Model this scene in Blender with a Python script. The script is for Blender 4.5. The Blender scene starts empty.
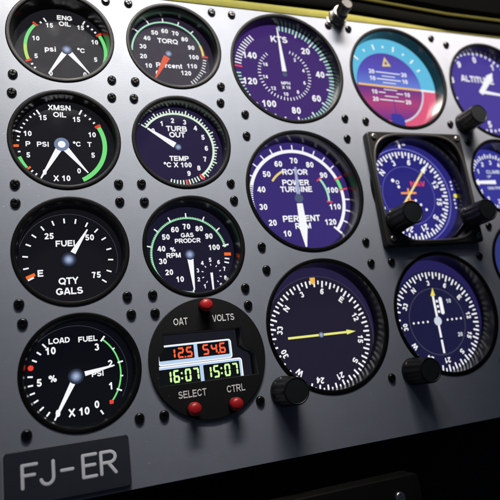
import bpy, bmesh, math, random
from mathutils import Vector, Matrix
random.seed(7)
S = 0.01                       # 1 unit = 100 mm; everything below is in millimetres
C = bpy.context.scene.collection
PI = math.pi

# ------------------------------------------------------------------ helpers
def V(x, y, z):                # x right, y up, z INTO the panel
    return Vector((x*S, z*S, y*S))

def lin(c):
    out = []
    for v in c:
        v /= 255.0
        out.append(v/12.92 if v <= 0.04045 else ((v+0.055)/1.055)**2.4)
    return (*out, 1.0)

def pol(a, r, cx=0, cy=0):     # clock angle, degrees
    t = math.radians(a)
    return (cx + r*math.sin(t), cy + r*math.cos(t))

class MB:
    def __init__(s): s.bm = bmesh.new()
    def poly(s, pts, z):
        vs = [s.bm.verts.new(V(x, y, z)) for x, y in pts]
        a = sum(pts[i-1][0]*pts[i][1] - pts[i][0]*pts[i-1][1] for i in range(len(pts)))
        if a < 0: vs.reverse()
        return s.bm.faces.new(vs)
    def disc(s, r, z, cx=0, cy=0, n=48):
        s.poly([pol(360*i/n, r, cx, cy) for i in range(n)], z)
    def band(s, a0, a1, r0, r1, z, cx=0, cy=0):
        n = max(1, int(abs(a1-a0)/3))
        for i in range(n):
            b0 = a0+(a1-a0)*i/n; b1 = a0+(a1-a0)*(i+1)/n
            s.poly([pol(b0, r0, cx, cy), pol(b1, r0, cx, cy), pol(b1, r1, cx, cy), pol(b0, r1, cx, cy)], z)
    def tick(s, a, r0, r1, w, z, cx=0, cy=0):
        t = math.radians(a); u = (math.sin(t), math.cos(t)); n = (u[1], -u[0])
        s.poly([(cx+u[0]*r0+n[0]*w/2, cy+u[1]*r0+n[1]*w/2), (cx+u[0]*r1+n[0]*w/2, cy+u[1]*r1+n[1]*w/2),
                (cx+u[0]*r1-n[0]*w/2, cy+u[1]*r1-n[1]*w/2), (cx+u[0]*r0-n[0]*w/2, cy+u[1]*r0-n[1]*w/2)], z)
    def rect(s, x0, y0, x1, y1, z, r=0):
        s.poly(rrect(x0, y0, x1, y1, r), z)
    def lathe(s, prof, cx=0, cy=0, n=48, closed=False, flute=None):
        rings = []
        for k, (r, z) in enumerate(prof):
            if r < 1e-6:
                rings.append([s.bm.verts.new(V(cx, cy, z))])
            else:
                ring = []
                for i in range(n):
                    rr = r*(flute(i, k) if flute else 1)
                    x, y = pol(360*i/n, rr, cx, cy); ring.append(s.bm.verts.new(V(x, y, z)))
                rings.append(ring)
        for a, b in zip(rings, rings[1:] + ([rings[0]] if closed else [])):
            if len(a) == 1 and len(b) == 1: continue
            for i in range(n):
                j = (i+1) % n
                if len(a) == 1: s.bm.faces.new((a[0], b[j], b[i]))
                elif len(b) == 1: s.bm.faces.new((a[i], a[j], b[0]))
                else: s.bm.faces.new((a[i], a[j], b[j], b[i]))
    def box(s, x0, y0, z0, x1, y1, z1):
        m = bmesh.ops.create_cube(s.bm, size=1)
        for v in m['verts']:
            v.co = V(x0+(v.co.x+.5)*(x1-x0), y0+(v.co.z+.5)*(y1-y0), z0+(v.co.y+.5)*(z1-z0))
    def sweep(s, sections, closed_section=True):
        # sections: list of lists of 3D mm points
        rings = [[s.bm.verts.new(V(*p)) for p in sec] for sec in sections]
        for a, b in zip(rings, rings[1:]):
            n = len(a)
            for i in range(n if closed_section else n-1):
                j = (i+1) % n
                s.bm.faces.new((a[i], a[j], b[j], b[i]))
        if closed_section:
            s.bm.faces.new(rings[0]); s.bm.faces.new(list(reversed(rings[-1])))
    def text(s, t, x, y, h, z, rot=0, w=None, bold=.215, sx=.97):
        g = glyphs(t, bold)
        vs, fs, x0, x1, cap = g
        k = h/cap
        kx = k*sx if w is None else w/max(1e-6, (x1-x0))
        ca, sa = math.cos(math.radians(-rot)), math.sin(math.radians(-rot))
        nv = []
        for (a, b, kk) in vs:
            px, py = (a-(x0+x1)/2)*kx, (b-cap/2)*k
            nv.append(s.bm.verts.new(V(x+px*ca-py*sa, y+px*sa+py*ca, z-.006*(kk % 5))))
        for f in fs:
            try: s.bm.faces.new([nv[i] for i in f])
            except ValueError: pass
    def build(s, name, mat, parent=None, smooth=False, bevel=0, recalc=False):
        if recalc: bmesh.ops.recalc_face_normals(s.bm, faces=s.bm.faces[:])
        me = bpy.data.meshes.new(name); s.bm.to_mesh(me); s.bm.free()
        return link(name, me, mat, parent, smooth, bevel)

def link(name, me, mat, parent=None, smooth=False, bevel=0):
    o = bpy.data.objects.new(name, me); C.objects.link(o)
    me.materials.clear(); me.materials.append(mat)
    if smooth:
        for p in me.polygons: p.use_smooth = True
        try: me.set_sharp_from_angle(angle=math.radians(38))
        except Exception: pass
    if parent: o.parent = parent
    if bevel:
        b = o.modifiers.new('bevel', 'BEVEL'); b.width = bevel*S; b.segments = 3; b.limit_method = 'ANGLE'
    return o

def rrect(x0, y0, x1, y1, r, n=6):
    if r <= 0: return [(x0, y0), (x1, y0), (x1, y1), (x0, y1)]
    p = []
    for cx, cy, a in ((x1-r, y0+r, 90), (x1-r, y1-r, 0), (x0+r, y1-r, 270), (x0+r, y0+r, 180)):
        for i in range(n+1): p.append(pol(a + 90 - 90*i/n, r, cx, cy))
    return p

def EL(cx, cy, rx, ry, a0, a1, n=None):          # elliptical arc, clock angles
    n = n or max(4, int(abs(a1-a0)/18))
    return [(cx+rx*math.sin(math.radians(a0+(a1-a0)*i/n)), cy+ry*math.cos(math.radians(a0+(a1-a0)*i/n))) for i in range(n+1)]
def RING(cx, cy, rx, ry): return EL(cx, cy, rx, ry, 0, 360)
def _bowl(x0, x1, y0, y1):
    r = (y1-y0)/2; return [(x0, y1), (x1-r*.9, y1)] + EL(x1-r*.9, (y0+y1)/2, r*.9, r, 8, 172) + [(x1-r*.9, y0), (x0, y0)]
_six = [RING(.38, .33, .22, .23), EL(.43, .52, .27, .38, 48, -88) + [(.16, .36)]]
GLY = {   # bold grotesque letter skeletons in units of the cap height: advance, strokes
 '0': (.77, [RING(.38, .5, .22, .40)]), '1': (.77, [[(.44, 0), (.44, 1)], [(.42, .86), (.14, .66)]]),
 '2': (.77, [EL(.38, .68, .22, .22, -82, 118) + [(.17, .10)], [(.08, .10), (.70, .10)]]),
 '3': (.77, [EL(.36, .71, .20, .19, -75, 175), EL(.36, .31, .23, .21, 5, 255)]),
 '4': (.77, [[(.52, 0), (.52, 1)], [(.45, .90), (.12, .31), (.74, .31)]]),
 '5': (.77, [[(.67, .90), (.24, .90), (.19, .47)], EL(.37, .33, .23, .23, -50, 255)]),
 '6': (.77, _six), '9': (.77, [[(.76-x, 1-y) for x, y in st_] for st_ in _six]),
 '7': (.77, [[(.06, .90), (.60, .90)], [(.60, .94), (.42, .55), (.32, 0)]]), '8': (.77, [RING(.38, .715, .19, .185), RING(.38, .30, .225, .20)]),
 'A': (1.0, [[(.12, 0), (.46, 1)], [(.88, 0), (.54, 1)], [(.27, .29), (.73, .29)]]),
 'B': (1.0, [[(.16, 0), (.16, 1)], _bowl(.16, .78, .53, .90), _bowl(.16, .84, .10, .50)]),
 'C': (1.0, [EL(.50, .5, .38, .40, 62, -242)]), 'D': (1.0, [[(.16, 0), (.16, 1)], [(.16, .90), (.42, .90)] + EL(.42, .5, .40, .40, 6, 174) + [(.16, .10)]]),
 'E': (.93, [[(.16, 0), (.16, 1)], [(.16, .90), (.84, .90)], [(.16, .52), (.78, .52)], [(.16, .10), (.86, .10)]]),
 'F': (.85, [[(.16, 0), (.16, 1)], [(.16, .90), (.80, .90)], [(.16, .49), (.70, .49)]]),
 'G': (1.08, [EL(.52, .5, .40, .40, 58, -262), [(.56, .44), (1.0, .44)], [(.90, .5), (.90, .12)]]),
 'H': (1.0, [[(.16, 0), (.16, 1)], [(.84, 0), (.84, 1)], [(.16, .53), (.84, .53)]]), 'I': (.39, [[(.2, 0), (.2, 1)]]),
 'J': (.77, [[(.58, 1), (.58, .32)] + EL(.35, .32, .23, .22, 90, 262)]), 'K': (1.0, [[(.16, 0), (.16, 1)], [(.2, .34), (.84, 1)], [(.42, .56), (.88, 0)]]),
 'L': (.85, [[(.16, 0), (.16, 1)], [(.16, .10), (.80, .10)]]), 'M': (1.16, [[(.16, 0), (.16, 1)], [(1.0, 0), (1.0, 1)], [(.20, 1), (.56, .04)], [(.96, 1), (.60, .04)]]),
 'N': (1.0, [[(.16, 0), (.16, 1)], [(.84, 0), (.84, 1)], [(.19, .96), (.81, .04)]]), 'O': (1.08, [RING(.54, .5, .42, .40)]),
 'P': (.93, [[(.16, 0), (.16, 1)], _bowl(.16, .80, .46, .90)]), 'Q': (1.08, [RING(.54, .5, .42, .40), [(.60, .28), (.96, -.04)]]),
 'R': (1.0, [[(.16, 0), (.16, 1)], _bowl(.16, .82, .48, .90), [(.50, .46), (.88, 0)]]),
 'S': (.93, [EL(.46, .71, .29, .19, 72, -165) + EL(.46, .31, .33, .21, 12, 258)]), 'T': (.85, [[(.02, .90), (.83, .90)], [(.425, .9), (.425, 0)]]),
 'U': (1.0, [[(.16, 1), (.16, .42)] + EL(.5, .42, .34, .32, 270, 90) + [(.84, 1)]]), 'V': (.93, [[(.10, 1), (.44, .02)], [(.83, 1), (.49, .02)]]),
 'W': (1.32, [[(.10, 1), (.36, .02)], [(.64, .98), (.40, .02)], [(.68, .98), (.92, .02)], [(1.22, 1), (.96, .02)]]),
 'X': (.93, [[(.10, 0), (.83, 1)], [(.10, 1), (.83, 0)]]), 'Y': (.93, [[(.09, 1), (.465, .48)], [(.84, 1), (.465, .48)], [(.465, .5), (.465, 0)]]),
 'p': (.85, [[(.16, -.28), (.16, .74)], RING(.44, .37, .25, .28)]), 's': (.77, [[(x*.74+.02, y*.74) for x, y in EL(.46, .71, .29, .19, 72, -165) + EL(.46, .31, .33, .21, 12, 258)]]),
 'i': (.39, [[(.2, 0), (.2, .74)], [(.2, .84), (.2, 1)]]), 'e': (.77, [[(.14, .36), (.64, .36)], EL(.39, .37, .25, .27, 88, -232)]), 'r': (.54, [[(.16, 0), (.16, .74)], EL(.44, .36, .28, .28, -90, 12)]),
 'c': (.77, [EL(.40, .37, .26, .27, 62, -242)]), 'n': (.85, [[(.16, 0), (.16, .74)], EL(.42, .38, .26, .26, -90, 90) + [(.68, 0)]]), 't': (.46, [[(.22, .95), (.22, .16), (.42, .08)], [(.02, .66), (.42, .66)]]),
 '%': (1.24, [RING(.28, .74, .16, .18), RING(.96, .26, .16, .18), [(.40, 0), (.84, 1)]]), '\u00b0': (.56, [RING(.28, .80, .14, .14)]), ' ': (.39, []),
}
def strip(pts, w, closed):
    n = len(pts); L = []; R = []
    for i in range(n):
        if closed: a, c = pts[(i-1) % n], pts[(i+1) % n]
        else: a, c = pts[max(0, i-1)], pts[min(n-1, i+1)]
        p = pts[i]
        def un(q, r):
            d = math.hypot(r[0]-q[0], r[1]-q[1]) or 1; return ((r[0]-q[0])/d, (r[1]-q[1])/d)
        t1 = un(a, p) if a != p else un(p, c); t2 = un(p, c) if c != p else t1
        mx, my = t1[0]+t2[0], t1[1]+t2[1]; l = math.hypot(mx, my) or 1; mx, my = mx/l, my/l
        k = w/2/max(.6, mx*t1[0]+my*t1[1])
        L.append((p[0]-my*k, p[1]+mx*k)); R.append((p[0]+my*k, p[1]-mx*k))
    return L, R
_g = {}
def glyphs(t, sw):
    key = (t, sw)
    if key in _g: return _g[key]
    vs, fs = [], []; x = 0; k = 0
    for ch in t:
        adv, strokes = GLY[ch]
        for pts in strokes:
            closed = len(pts) > 8 and math.hypot(pts[0][0]-pts[-1][0], pts[0][1]-pts[-1][1]) < 1e-5
            P = pts[:-1] if closed else pts
            Lp, Rp = strip(P, sw, closed); o = len(vs); m = len(P)
            for a, b in zip(Lp, Rp): vs.append((a[0]+x, a[1], k)); vs.append((b[0]+x, b[1], k))
            for i in range(m if closed else m-1):
                j = (i+1) % m; fs.append((o+2*i+1, o+2*j+1, o+2*j, o+2*i))
            k += 1
        x += adv
    xs = [v[0] for v in vs]
    _g[key] = (vs, fs, min(xs), max(xs), 1.0)
    return _g[key]

def plate(name, outer, holes, z0, z1, mat, parent=None, bevel=0):
    cu = bpy.data.curves.new(name, 'CURVE'); cu.dimensions = '2D'; cu.fill_mode = 'BOTH'
    cu.extrude = abs(z1-z0)/2 - bevel
    if bevel: cu.bevel_depth = bevel; cu.bevel_resolution = 2; cu.offset = -bevel
    for pts in [outer]+holes:
        sp = cu.splines.new('POLY'); sp.points.add(len(pts)-1); sp.use_cyclic_u = True
        for q, (x, y) in zip(sp.points, pts): q.co = (x, y, 0, 1)
    ob = bpy.data.objects.new(name, cu); C.objects.link(ob); bpy.context.view_layer.update()
    me = bpy.data.meshes.new_from_object(ob.evaluated_get(bpy.context.evaluated_depsgraph_get()))
    bpy.data.objects.remove(ob); bpy.data.curves.remove(cu)
    zc = (z0+z1)/2
    for v in me.vertices: v.co = V(v.co.x, v.co.y, zc - v.co.z)
    me.name = name
    return link(name, me, mat, parent)

def circle(r, cx=0, cy=0, n=96): return [pol(360*i/n, r, cx, cy) for i in range(n)]

# ------------------------------------------------------------------ materials
def mat(name):
    m = bpy.data.materials.new(name); m.use_nodes = True
    return m, m.node_tree, m.node_tree.nodes['Principled BSDF']

def screen(name, rgb, k=1.0, rough=.09, base=(8, 8, 10), spec=.5):   # a lit picture element of a display
    m, t, b = mat(name)
    b.inputs['Base Color'].default_value = lin(base)
    b.inputs['Emission Color'].default_value = lin(rgb); b.inputs['Emission Strength'].default_value = k
    b.inputs['Roughness'].default_value = rough; b.inputs['Specular IOR Level'].default_value = spec
    m.cycles.emission_sampling = 'NONE'
    return m

def paint(name, col, rough, metal=0, spec=.5, bump=0, bscale=200, rvar=0, mottle=0, dust=0):
    m, t, b = mat(name); N = t.nodes; L = t.links
    b.inputs['Base Color'].default_value = (*col, 1) if len(col) == 3 else col
    b.inputs['Roughness'].default_value = rough; b.inputs['Metallic'].default_value = metal
    b.inputs['Specular IOR Level'].default_value = spec
    tc = N.new('ShaderNodeTexCoord')
    if bump:
        n = N.new('ShaderNodeTexNoise'); n.inputs['Scale'].default_value = bscale; n.inputs['Detail'].default_value = 3
        bp = N.new('ShaderNodeBump'); bp.inputs['Strength'].default_value = bump; bp.inputs['Distance'].default_value = .002
        L.new(tc.outputs['Object'], n.inputs['Vector']); L.new(n.outputs['Fac'], bp.inputs['Height'])
        L.new(bp.outputs['Normal'], b.inputs['Normal'])
    if rvar:
        n = N.new('ShaderNodeTexNoise'); n.inputs['Scale'].default_value = 5; n.inputs['Detail'].default_value = 6
        mr = N.new('ShaderNodeMapRange'); mr.inputs['To Min'].default_value = rough-rvar; mr.inputs['To Max'].default_value = rough+rvar
        mr.inputs['From Min'].default_value = .3; mr.inputs['From Max'].default_value = .7
        L.new(tc.outputs['Object'], n.inputs['Vector']); L.new(n.outputs['Fac'], mr.inputs['Value']); L.new(mr.outputs['Result'], b.inputs['Roughness'])
    if mottle or dust:
        n = N.new('ShaderNodeTexNoise'); n.inputs['Scale'].default_value = 9; n.inputs['Detail'].default_value = 8; n.inputs['Roughness'].default_value = .65
        mx = N.new('ShaderNodeMix'); mx.data_type = 'RGBA'
        mx.inputs[6].default_value = (*[c*(1-mottle) for c in col[:3]], 1); mx.inputs[7].default_value = (*[min(1, c*(1+mottle)) for c in col[:3]], 1)
        L.new(tc.outputs['Object'], n.inputs['Vector']); L.new(n.outputs['Fac'], mx.inputs[0])
        out = mx.outputs[2]
        if dust:
            vo = N.new('ShaderNodeTexVoronoi'); vo.inputs['Scale'].default_value = 19; vo.inputs['Randomness'].default_value = 1
            lt = N.new('ShaderNodeMath'); lt.operation = 'LESS_THAN'; lt.inputs[1].default_value = .045
            wn = N.new('ShaderNodeTexNoise'); wn.inputs['Scale'].default_value = 2.3
            gt = N.new('ShaderNodeMath'); gt.operation = 'GREATER_THAN'; gt.inputs[1].default_value = .52
            mu = N.new('ShaderNodeMath'); mu.operation = 'MULTIPLY'
            m2 = N.new('ShaderNodeMix'); m2.data_type = 'RGBA'; m2.inputs[7].default_value = (dust, dust, dust, 1)
            L.new(tc.outputs['Object'], vo.inputs['Vector']); L.new(vo.outputs['Distance'], lt.inputs[0])
            L.new(tc.outputs['Object'], wn.inputs['Vector']); L.new(wn.outputs['Fac'], gt.inputs[0])
            L.new(lt.outputs[0], mu.inputs[0]); L.new(gt.outputs[0], mu.inputs[1])
            L.new(mu.outputs[0], m2.inputs[0]); L.new(out, m2.inputs[6]); out = m2.outputs[2]
        if name == 'grey_panel_paint':          # faint rubbed scratches
            mp = N.new('ShaderNodeMapping'); mp.inputs['Rotation'].default_value = (0, .6, 0); mp.inputs['Scale'].default_value = (1.2, 1, 38)
            sn = N.new('ShaderNodeTexNoise'); sn.inputs['Scale'].default_value = 2.2; sn.inputs['Detail'].default_value = 4
            sr = N.new('ShaderNodeMapRange'); sr.inputs['From Min'].default_value = .70; sr.inputs['From Max'].default_value = .80; sr.inputs['To Max'].default_value = .35
            m3 = N.new('ShaderNodeMix'); m3.data_type = 'RGBA'; m3.inputs[7].default_value = (.36, .37, .40, 1)
            L.new(tc.outputs['Object'], mp.inputs['Vector']); L.new(mp.outputs['Vector'], sn.inputs['Vector']); L.new(sn.outputs['Fac'], sr.inputs['Value'])
            L.new(sr.outputs['Result'], m3.inputs[0]); L.new(out, m3.inputs[6]); out = m3.outputs[2]
        L.new(out, b.inputs['Base Color'])
    return m

M = dict(
    panel=paint('grey_panel_paint', (.195, .213, .256), .50, spec=.42, bump=.22, bscale=130, rvar=.07, mottle=.11, dust=.45),
    bezel=paint('black_bezel', (.0035, .0035, .004), .23, spec=.6, bump=.08, bscale=60, rvar=.06),
    rim=paint('black_rim', (.0035, .0035, .0038), .42, spec=.10, bump=.25, bscale=55, rvar=.12),
    frame=paint('black_frame', (.011, .0105, .0105), .45, spec=.35, bump=.08, bscale=200, rvar=.06, mottle=.15),
    knob=paint('black_knob', (.007, .007, .0075), .36, spec=.35, bump=.06, bscale=240, rvar=.06),
    cap=paint('knob_cap', (.011, .014, .016), .45, spec=.35, bump=.05, bscale=200),
    screw=paint('black_screw', (.005, .005, .0055), .26, metal=0, spec=.4),
    steel=paint('bare_steel', (.30, .295, .28), .42, metal=1, bump=.08),
    module=paint('black_module', (.0055, .0055, .006), .5, spec=.3, bump=.1, bscale=220, mottle=.1, dust=.06),
    red=paint('red_plastic', (.42, .012, .016), .38, bump=.03),
    legend=paint('grey_legend', (.78, .78, .78), .6),
    plate=paint('engraved_plate', (.028, .031, .045), .42, bump=.06, rvar=.05, mottle=.12),
    platecut=paint('engraved_grey', (.80, .80, .87), .65, spec=.2, mottle=.10),
    plateedge=paint('plate_edge', (.25, .25, .28), .5),
    yellow=paint('yellow_trim', (.165, .155, .032), .9, spec=.2, bump=.3, bscale=40, mottle=.25),
    rubber=paint('black_rubber', (.0012, .0012, .0010), .8, spec=.02, bump=.3, bscale=60, mottle=.3),
    hood=paint('black_hood', (.0008, .0008, .0007), .9, spec=.02, bump=.3, bscale=60),
    olive=paint('olive_bead', (.034, .031, .006), .85, spec=.05, bump=.2),
    console=paint('dark_console', (.0065, .006, .0056), .6, spec=.2, bump=.15, bscale=160, mottle=.2, dust=.05),
    void=paint('dark_void', (.004, .004, .004), .9),
    white=screen('lit_white', (246, 247, 250), 1.0),
    soft=screen('lit_soft_white', (215, 222, 236), .9),
    mint=screen('lit_mint', (176, 236, 200), .95),
    pale=screen('lit_pale_green', (228, 247, 226), .97),
    green=screen('lit_green', (122, 232, 132), .92),
    lime=screen('lit_yellow_green', (196, 232, 110), .9),
    yel=screen('lit_yellow', (240, 226, 96), .95),
    sand=screen('lit_sand', (240, 214, 120), .95),
    red_l=screen('lit_red', (238, 70, 52), .95),
    orange=screen('lit_orange', (250, 112, 44), .97),
    pink=screen('lit_pink_red', (240, 74, 92), .95),
    grey=screen('lit_grey', (98, 98, 110), .8),
    hub_o=screen('lit_hub_rim', (84, 96, 124), .9),
    hub_m=screen('lit_hub_mid', (122, 138, 172), .9),
    hub_i=screen('lit_hub_core', (176, 188, 214), .9),
    needle2=screen('lit_blue_grey', (168, 178, 216), .9),
    ring=screen('lit_lilac', (126, 128, 214), .9),
)
# ------------------------------------------------------------------ common parts
def thing(name, label, cat, x, y, z=0, group=None):
    o = bpy.data.objects.new(name, None); C.objects.link(o)
    o.location = V(x, y, z); o.empty_display_size = .1
    o['label'] = label; o['category'] = cat
    if group: o['group'] = group
    return o

def screw_mesh(name, material, r=2.5, h=1.6):
    b = MB()
    b.lathe([(r*.98, .05), (r, -.3), (r*.985, -h*.38), (r*.93, -h*.62), (r*.83, -h*.84), (r*.70, -h*.97), (r*.64, -h), (r*.60, -h+.25), (r*.55, -h+1.0), (0, -h+1.15)], n=28)
    q = r*.63; w = .30
    for k in range(4):
        base = []
        a0 = math.degrees(math.asin(w/q))
        base.append((w, w))
        for i in range(6):
            base.append(pol(a0 + (90-2*a0)*i/5, q))
        ca, sa = math.cos(k*PI/2), math.sin(k*PI/2)
        base = [(x*ca-y*sa, x*sa+y*ca) for x, y in base]
        top = [b.bm.verts.new(V(x, y, -h+.02 - .06*(1-math.hypot(x, y)/q))) for x, y in base]
        bot = [b.bm.verts.new(V(x, y, -h+1.1)) for x, y in base]
        n = len(top)
        b.bm.faces.new(top)
        for i in range(n): b.bm.faces.new((top[i], bot[i], bot[(i+1) % n], top[(i+1) % n]))
    bmesh.ops.recalc_face_normals(b.bm, faces=b.bm.faces[:])
    me = bpy.data.meshes.new(name); b.bm.to_mesh(me); b.bm.free()
    me.materials.append(material)
    for p in me.polygons: p.use_smooth = True
    me.set_sharp_from_angle(angle=math.radians(35))
    return me
SCREW = screw_mesh('screw', M['screw'])
SILVER = screw_mesh('screw_bright', M['steel'], 2.1, 1.3)

def screw(parent, x, y, z=0, me=None):
    o = bpy.data.objects.new('screw', me or SCREW); C.objects.link(o); o.parent = parent
    o.location = V(x, y, z + random.uniform(0, .12)); o.rotation_euler = (random.uniform(-.03, .03), random.uniform(0, PI), random.uniform(-.03, .03))
    return o

def knob(parent, x, y, z0, L, r=7.6):
    b = MB(); n = 96
    def fl(i, k):
        if k in (3, 4, 5):
            ph = (i % 8)
            return (1.0, 1.0, .985, .955, .94, .955, .985, 1.0)[ph]
        return 1.0
    b.lathe([(r*1.06, z0), (r*1.07, z0-1.2), (r*1.03, z0-2.2), (r*1.0, z0-2.6), (r*.985, z0-L*.55), (r*.96, z0-L+1.6), (r*.945, z0-L+.7), (r*.90, z0-L+.1), (r*.84, z0-L)], x, y, n=n, flute=fl)
    k = b.build('knob', M['knob'], parent, smooth=True)
    b = MB(); b.lathe([(r*.84, z0-L), (r*.80, z0-L+.25), (0, z0-L+.2)], x, y, n=48)
    b.build('cap', M['cap'], k, smooth=True)
    return k

RS_, RB_ = 28.5, 38.86
ZD = 12.0
HOLES = []
def bezel(t, R):
    b = MB(); Ri = R-2.15
    pr = [(R+.3, .3), (R+.25, -.25), (R, -.5), (R-.3, -.58), (R-1.75, -.5), (R-2.0, -.38), (Ri, -.05), (Ri-.05, .8)]
    b.lathe(pr, n=128); rim = b
    b = MB(); b.lathe([(Ri-.05-.45*i/6, .8+(ZD+.4-.8)*i/6) for i in range(7)], n=128)
    o = b.build('bezel', M['bezel'], t, smooth=True)
    rim.build('rim', M['rim'], o, smooth=True)
    return o

def smudge(m):
    N = m.node_tree.nodes; L = m.node_tree.links
    tc = N.new('ShaderNodeTexCoord'); n = N.new('ShaderNodeTexNoise'); n.inputs['Scale'].default_value = 4; n.inputs['Detail'].default_value = 7; n.inputs['Distortion'].default_value = 1.5
    mr = N.new('ShaderNodeMapRange'); mr.inputs['From Min'].default_value = .42; mr.inputs['From Max'].default_value = .72; mr.inputs['To Min'].default_value = .05; mr.inputs['To Max'].default_value = .13
    L.new(tc.outputs['Object'], n.inputs['Vector']); L.new(n.outputs['Fac'], mr.inputs['Value']); L.new(mr.outputs['Result'], N['Principled BSDF'].inputs['Roughness'])
def dial_disc(t, R, material, name='dial'):
    smudge(material)
    b = MB(); b.disc(R-2.4, ZD, n=96)
    return b.build(name, material, t)

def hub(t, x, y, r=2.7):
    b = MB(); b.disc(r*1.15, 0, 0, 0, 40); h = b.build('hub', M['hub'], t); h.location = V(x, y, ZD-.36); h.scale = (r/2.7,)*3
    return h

def wedge(t, x, y, a, r0, r1, w0, w1, material, name='needle', z=ZD-.3):
    tt = math.radians(a); u = (math.sin(tt), math.cos(tt)); n = (u[1], -u[0])
    b = MB()
    b.poly([(x+u[0]*r0+n[0]*w0, y+u[1]*r0+n[1]*w0), (x+u[0]*r1+n[0]*w1, y+u[1]*r1+n[1]*w1),
            (x+u[0]*r1-n[0]*w1, y+u[1]*r1-n[1]*w1), (x+u[0]*r0-n[0]*w0, y+u[1]*r0-n[1]*w0)], z)
    return b.build(name, material, t)

def gauge(name, label, cx, cy, big, hx, hy, rgb, screws=((-1, 1), (1, 1), (-1, -1), (1, -1)), k=1.0):
    t = thing(name, label, 'gauge', cx, cy)
    R = RB_ if big else RS_
    HOLES.append((cx, cy, R))
    bezel(t, R)
    d = dial_disc(t, R, screen(name+'_screen', rgb, k))
    o = 34.4 if big else 25.63
    for sx, sy in screws: screw(t, sx*o, sy*o)
    return t, d

def texts(d, hx, hy, items, name='numerals', material=None, z=ZD-.2, bold=.215):
    if name.endswith('lettering') and len(items) > 1:
        return [texts(d, hx, hy, [it], name, material, z, bold) for it in items]
    b = MB()
    for it in items:
        s, x, y, h = it[:4]
        b.text(s, hx+x, hy+y, h, z, rot=it[4] if len(it) > 4 else 0, w=it[5] if len(it) > 5 else None, bold=bold)
    return b.build(name, material or M['white'], d)

def ticks(d, hx, hy, items, name='tick_marks', material=None, z=ZD-.16):
    b = MB()
    for a, r0, r1, w in items: b.tick(a, r0, r1, w, z, hx, hy)
    return b.build(name, material or M['white'], d)

def arcs(d, hx, hy, items, name, material, z=ZD-.1):
    for a0, a1, r0, r1 in items:
        b = MB(); b.band(a0, a1, r0, r1, z, hx, hy); o = b.build(name, material, d)
    return o
def marks(d, hx, hy, items, name, material, z=ZD-.18):
    for it in items:
        b = MB(); b.tick(*it, z, hx, hy); b.build(name, material, d)

def frange(a, b, s):
    out = []; x = a
    while x <= b+1e-6: out.append(x); x += s
    return out

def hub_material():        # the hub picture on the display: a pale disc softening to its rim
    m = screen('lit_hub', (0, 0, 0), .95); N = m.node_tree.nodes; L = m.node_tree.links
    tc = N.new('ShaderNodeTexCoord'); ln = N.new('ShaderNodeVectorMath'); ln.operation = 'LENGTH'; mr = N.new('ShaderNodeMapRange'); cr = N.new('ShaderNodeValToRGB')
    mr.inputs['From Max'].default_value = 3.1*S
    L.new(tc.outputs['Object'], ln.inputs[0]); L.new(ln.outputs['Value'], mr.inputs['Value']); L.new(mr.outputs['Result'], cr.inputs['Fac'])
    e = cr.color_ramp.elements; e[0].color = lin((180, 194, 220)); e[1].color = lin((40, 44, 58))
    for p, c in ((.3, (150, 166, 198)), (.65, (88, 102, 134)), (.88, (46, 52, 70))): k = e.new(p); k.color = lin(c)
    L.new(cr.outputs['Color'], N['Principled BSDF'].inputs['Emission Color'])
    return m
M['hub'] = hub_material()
def nearer(t, dz, dx=0, dy=0):         # this display sits closer to the panel
    for o in t.children:
        if o.name.split('.')[0] not in ('bezel', 'screw', 'knob', 'square_frame'): o.location += V(dx, dy, -dz)

# ================================================================== SMALL ENGINE GAUGES
# engine oil
t, d = gauge('engine_oil_gauge', 'round gauge lettered ENG OIL with psi and degree scales', -92.5, 109.4, 0, 0, 0, (30, 29, 33))
hx, hy = 3.0, -.7
texts(d, hx, hy, [('15', -8.8, 15.2, 2.9), ('10', -16.5, 6, 2.9), ('5', -16.8, -5.4, 2.9), ('15', 8.5, 15.5, 2.9), ('10', 16, 6.5, 2.9), ('5', 15.8, -5.1, 2.9), ('0', -9.3, -15.9, 2.9), ('0', 9.2, -15.3, 2.9)])
texts(d, hx, hy, [('ENG', -.2, 21, 3.0), ('OIL', -.3, 17, 3.0), ('psi', -9, -.2, 3.3), ('°C', 7.9, .2, 3.0)], 'lettering')
arcs(d, hx, hy, [(274, 311, 21.4, 23.2)], 'green_arc', M['green']); arcs(d, hx, hy, [(250, 274, 21.4, 23.2)], 'yellow_arc', M['lime'])
arcs(d, hx, hy, [(60, 111, 20.9, 22.9)], 'green_arc', M['green'])
marks(d, hx, hy, [(313, 20.8, 24.2, 1.2), (248, 20.8, 24.2, 1.2), (58, 20.2, 24, 1.3)], 'red_mark', M['red_l'])
ticks(d, hx, hy, [(241, 21.2, 22.4, 1), (234, 21.2, 22.4, 1), (321, 20.8, 22, 1), (329, 20.2, 23, .8), (29, 20.2, 23, .8), (37, 20.6, 21.8, 1), (45, 20.6, 21.8, 1), (52, 20.6, 21.8, 1)])
wedge(t, hx, hy, 213, 2.6, 19.3, 1.55, .4, M['white']); wedge(t, hx, hy, 141, 2.6, 18.6, 1.55, .3, M['white']); hub(t, hx, hy)

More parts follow.
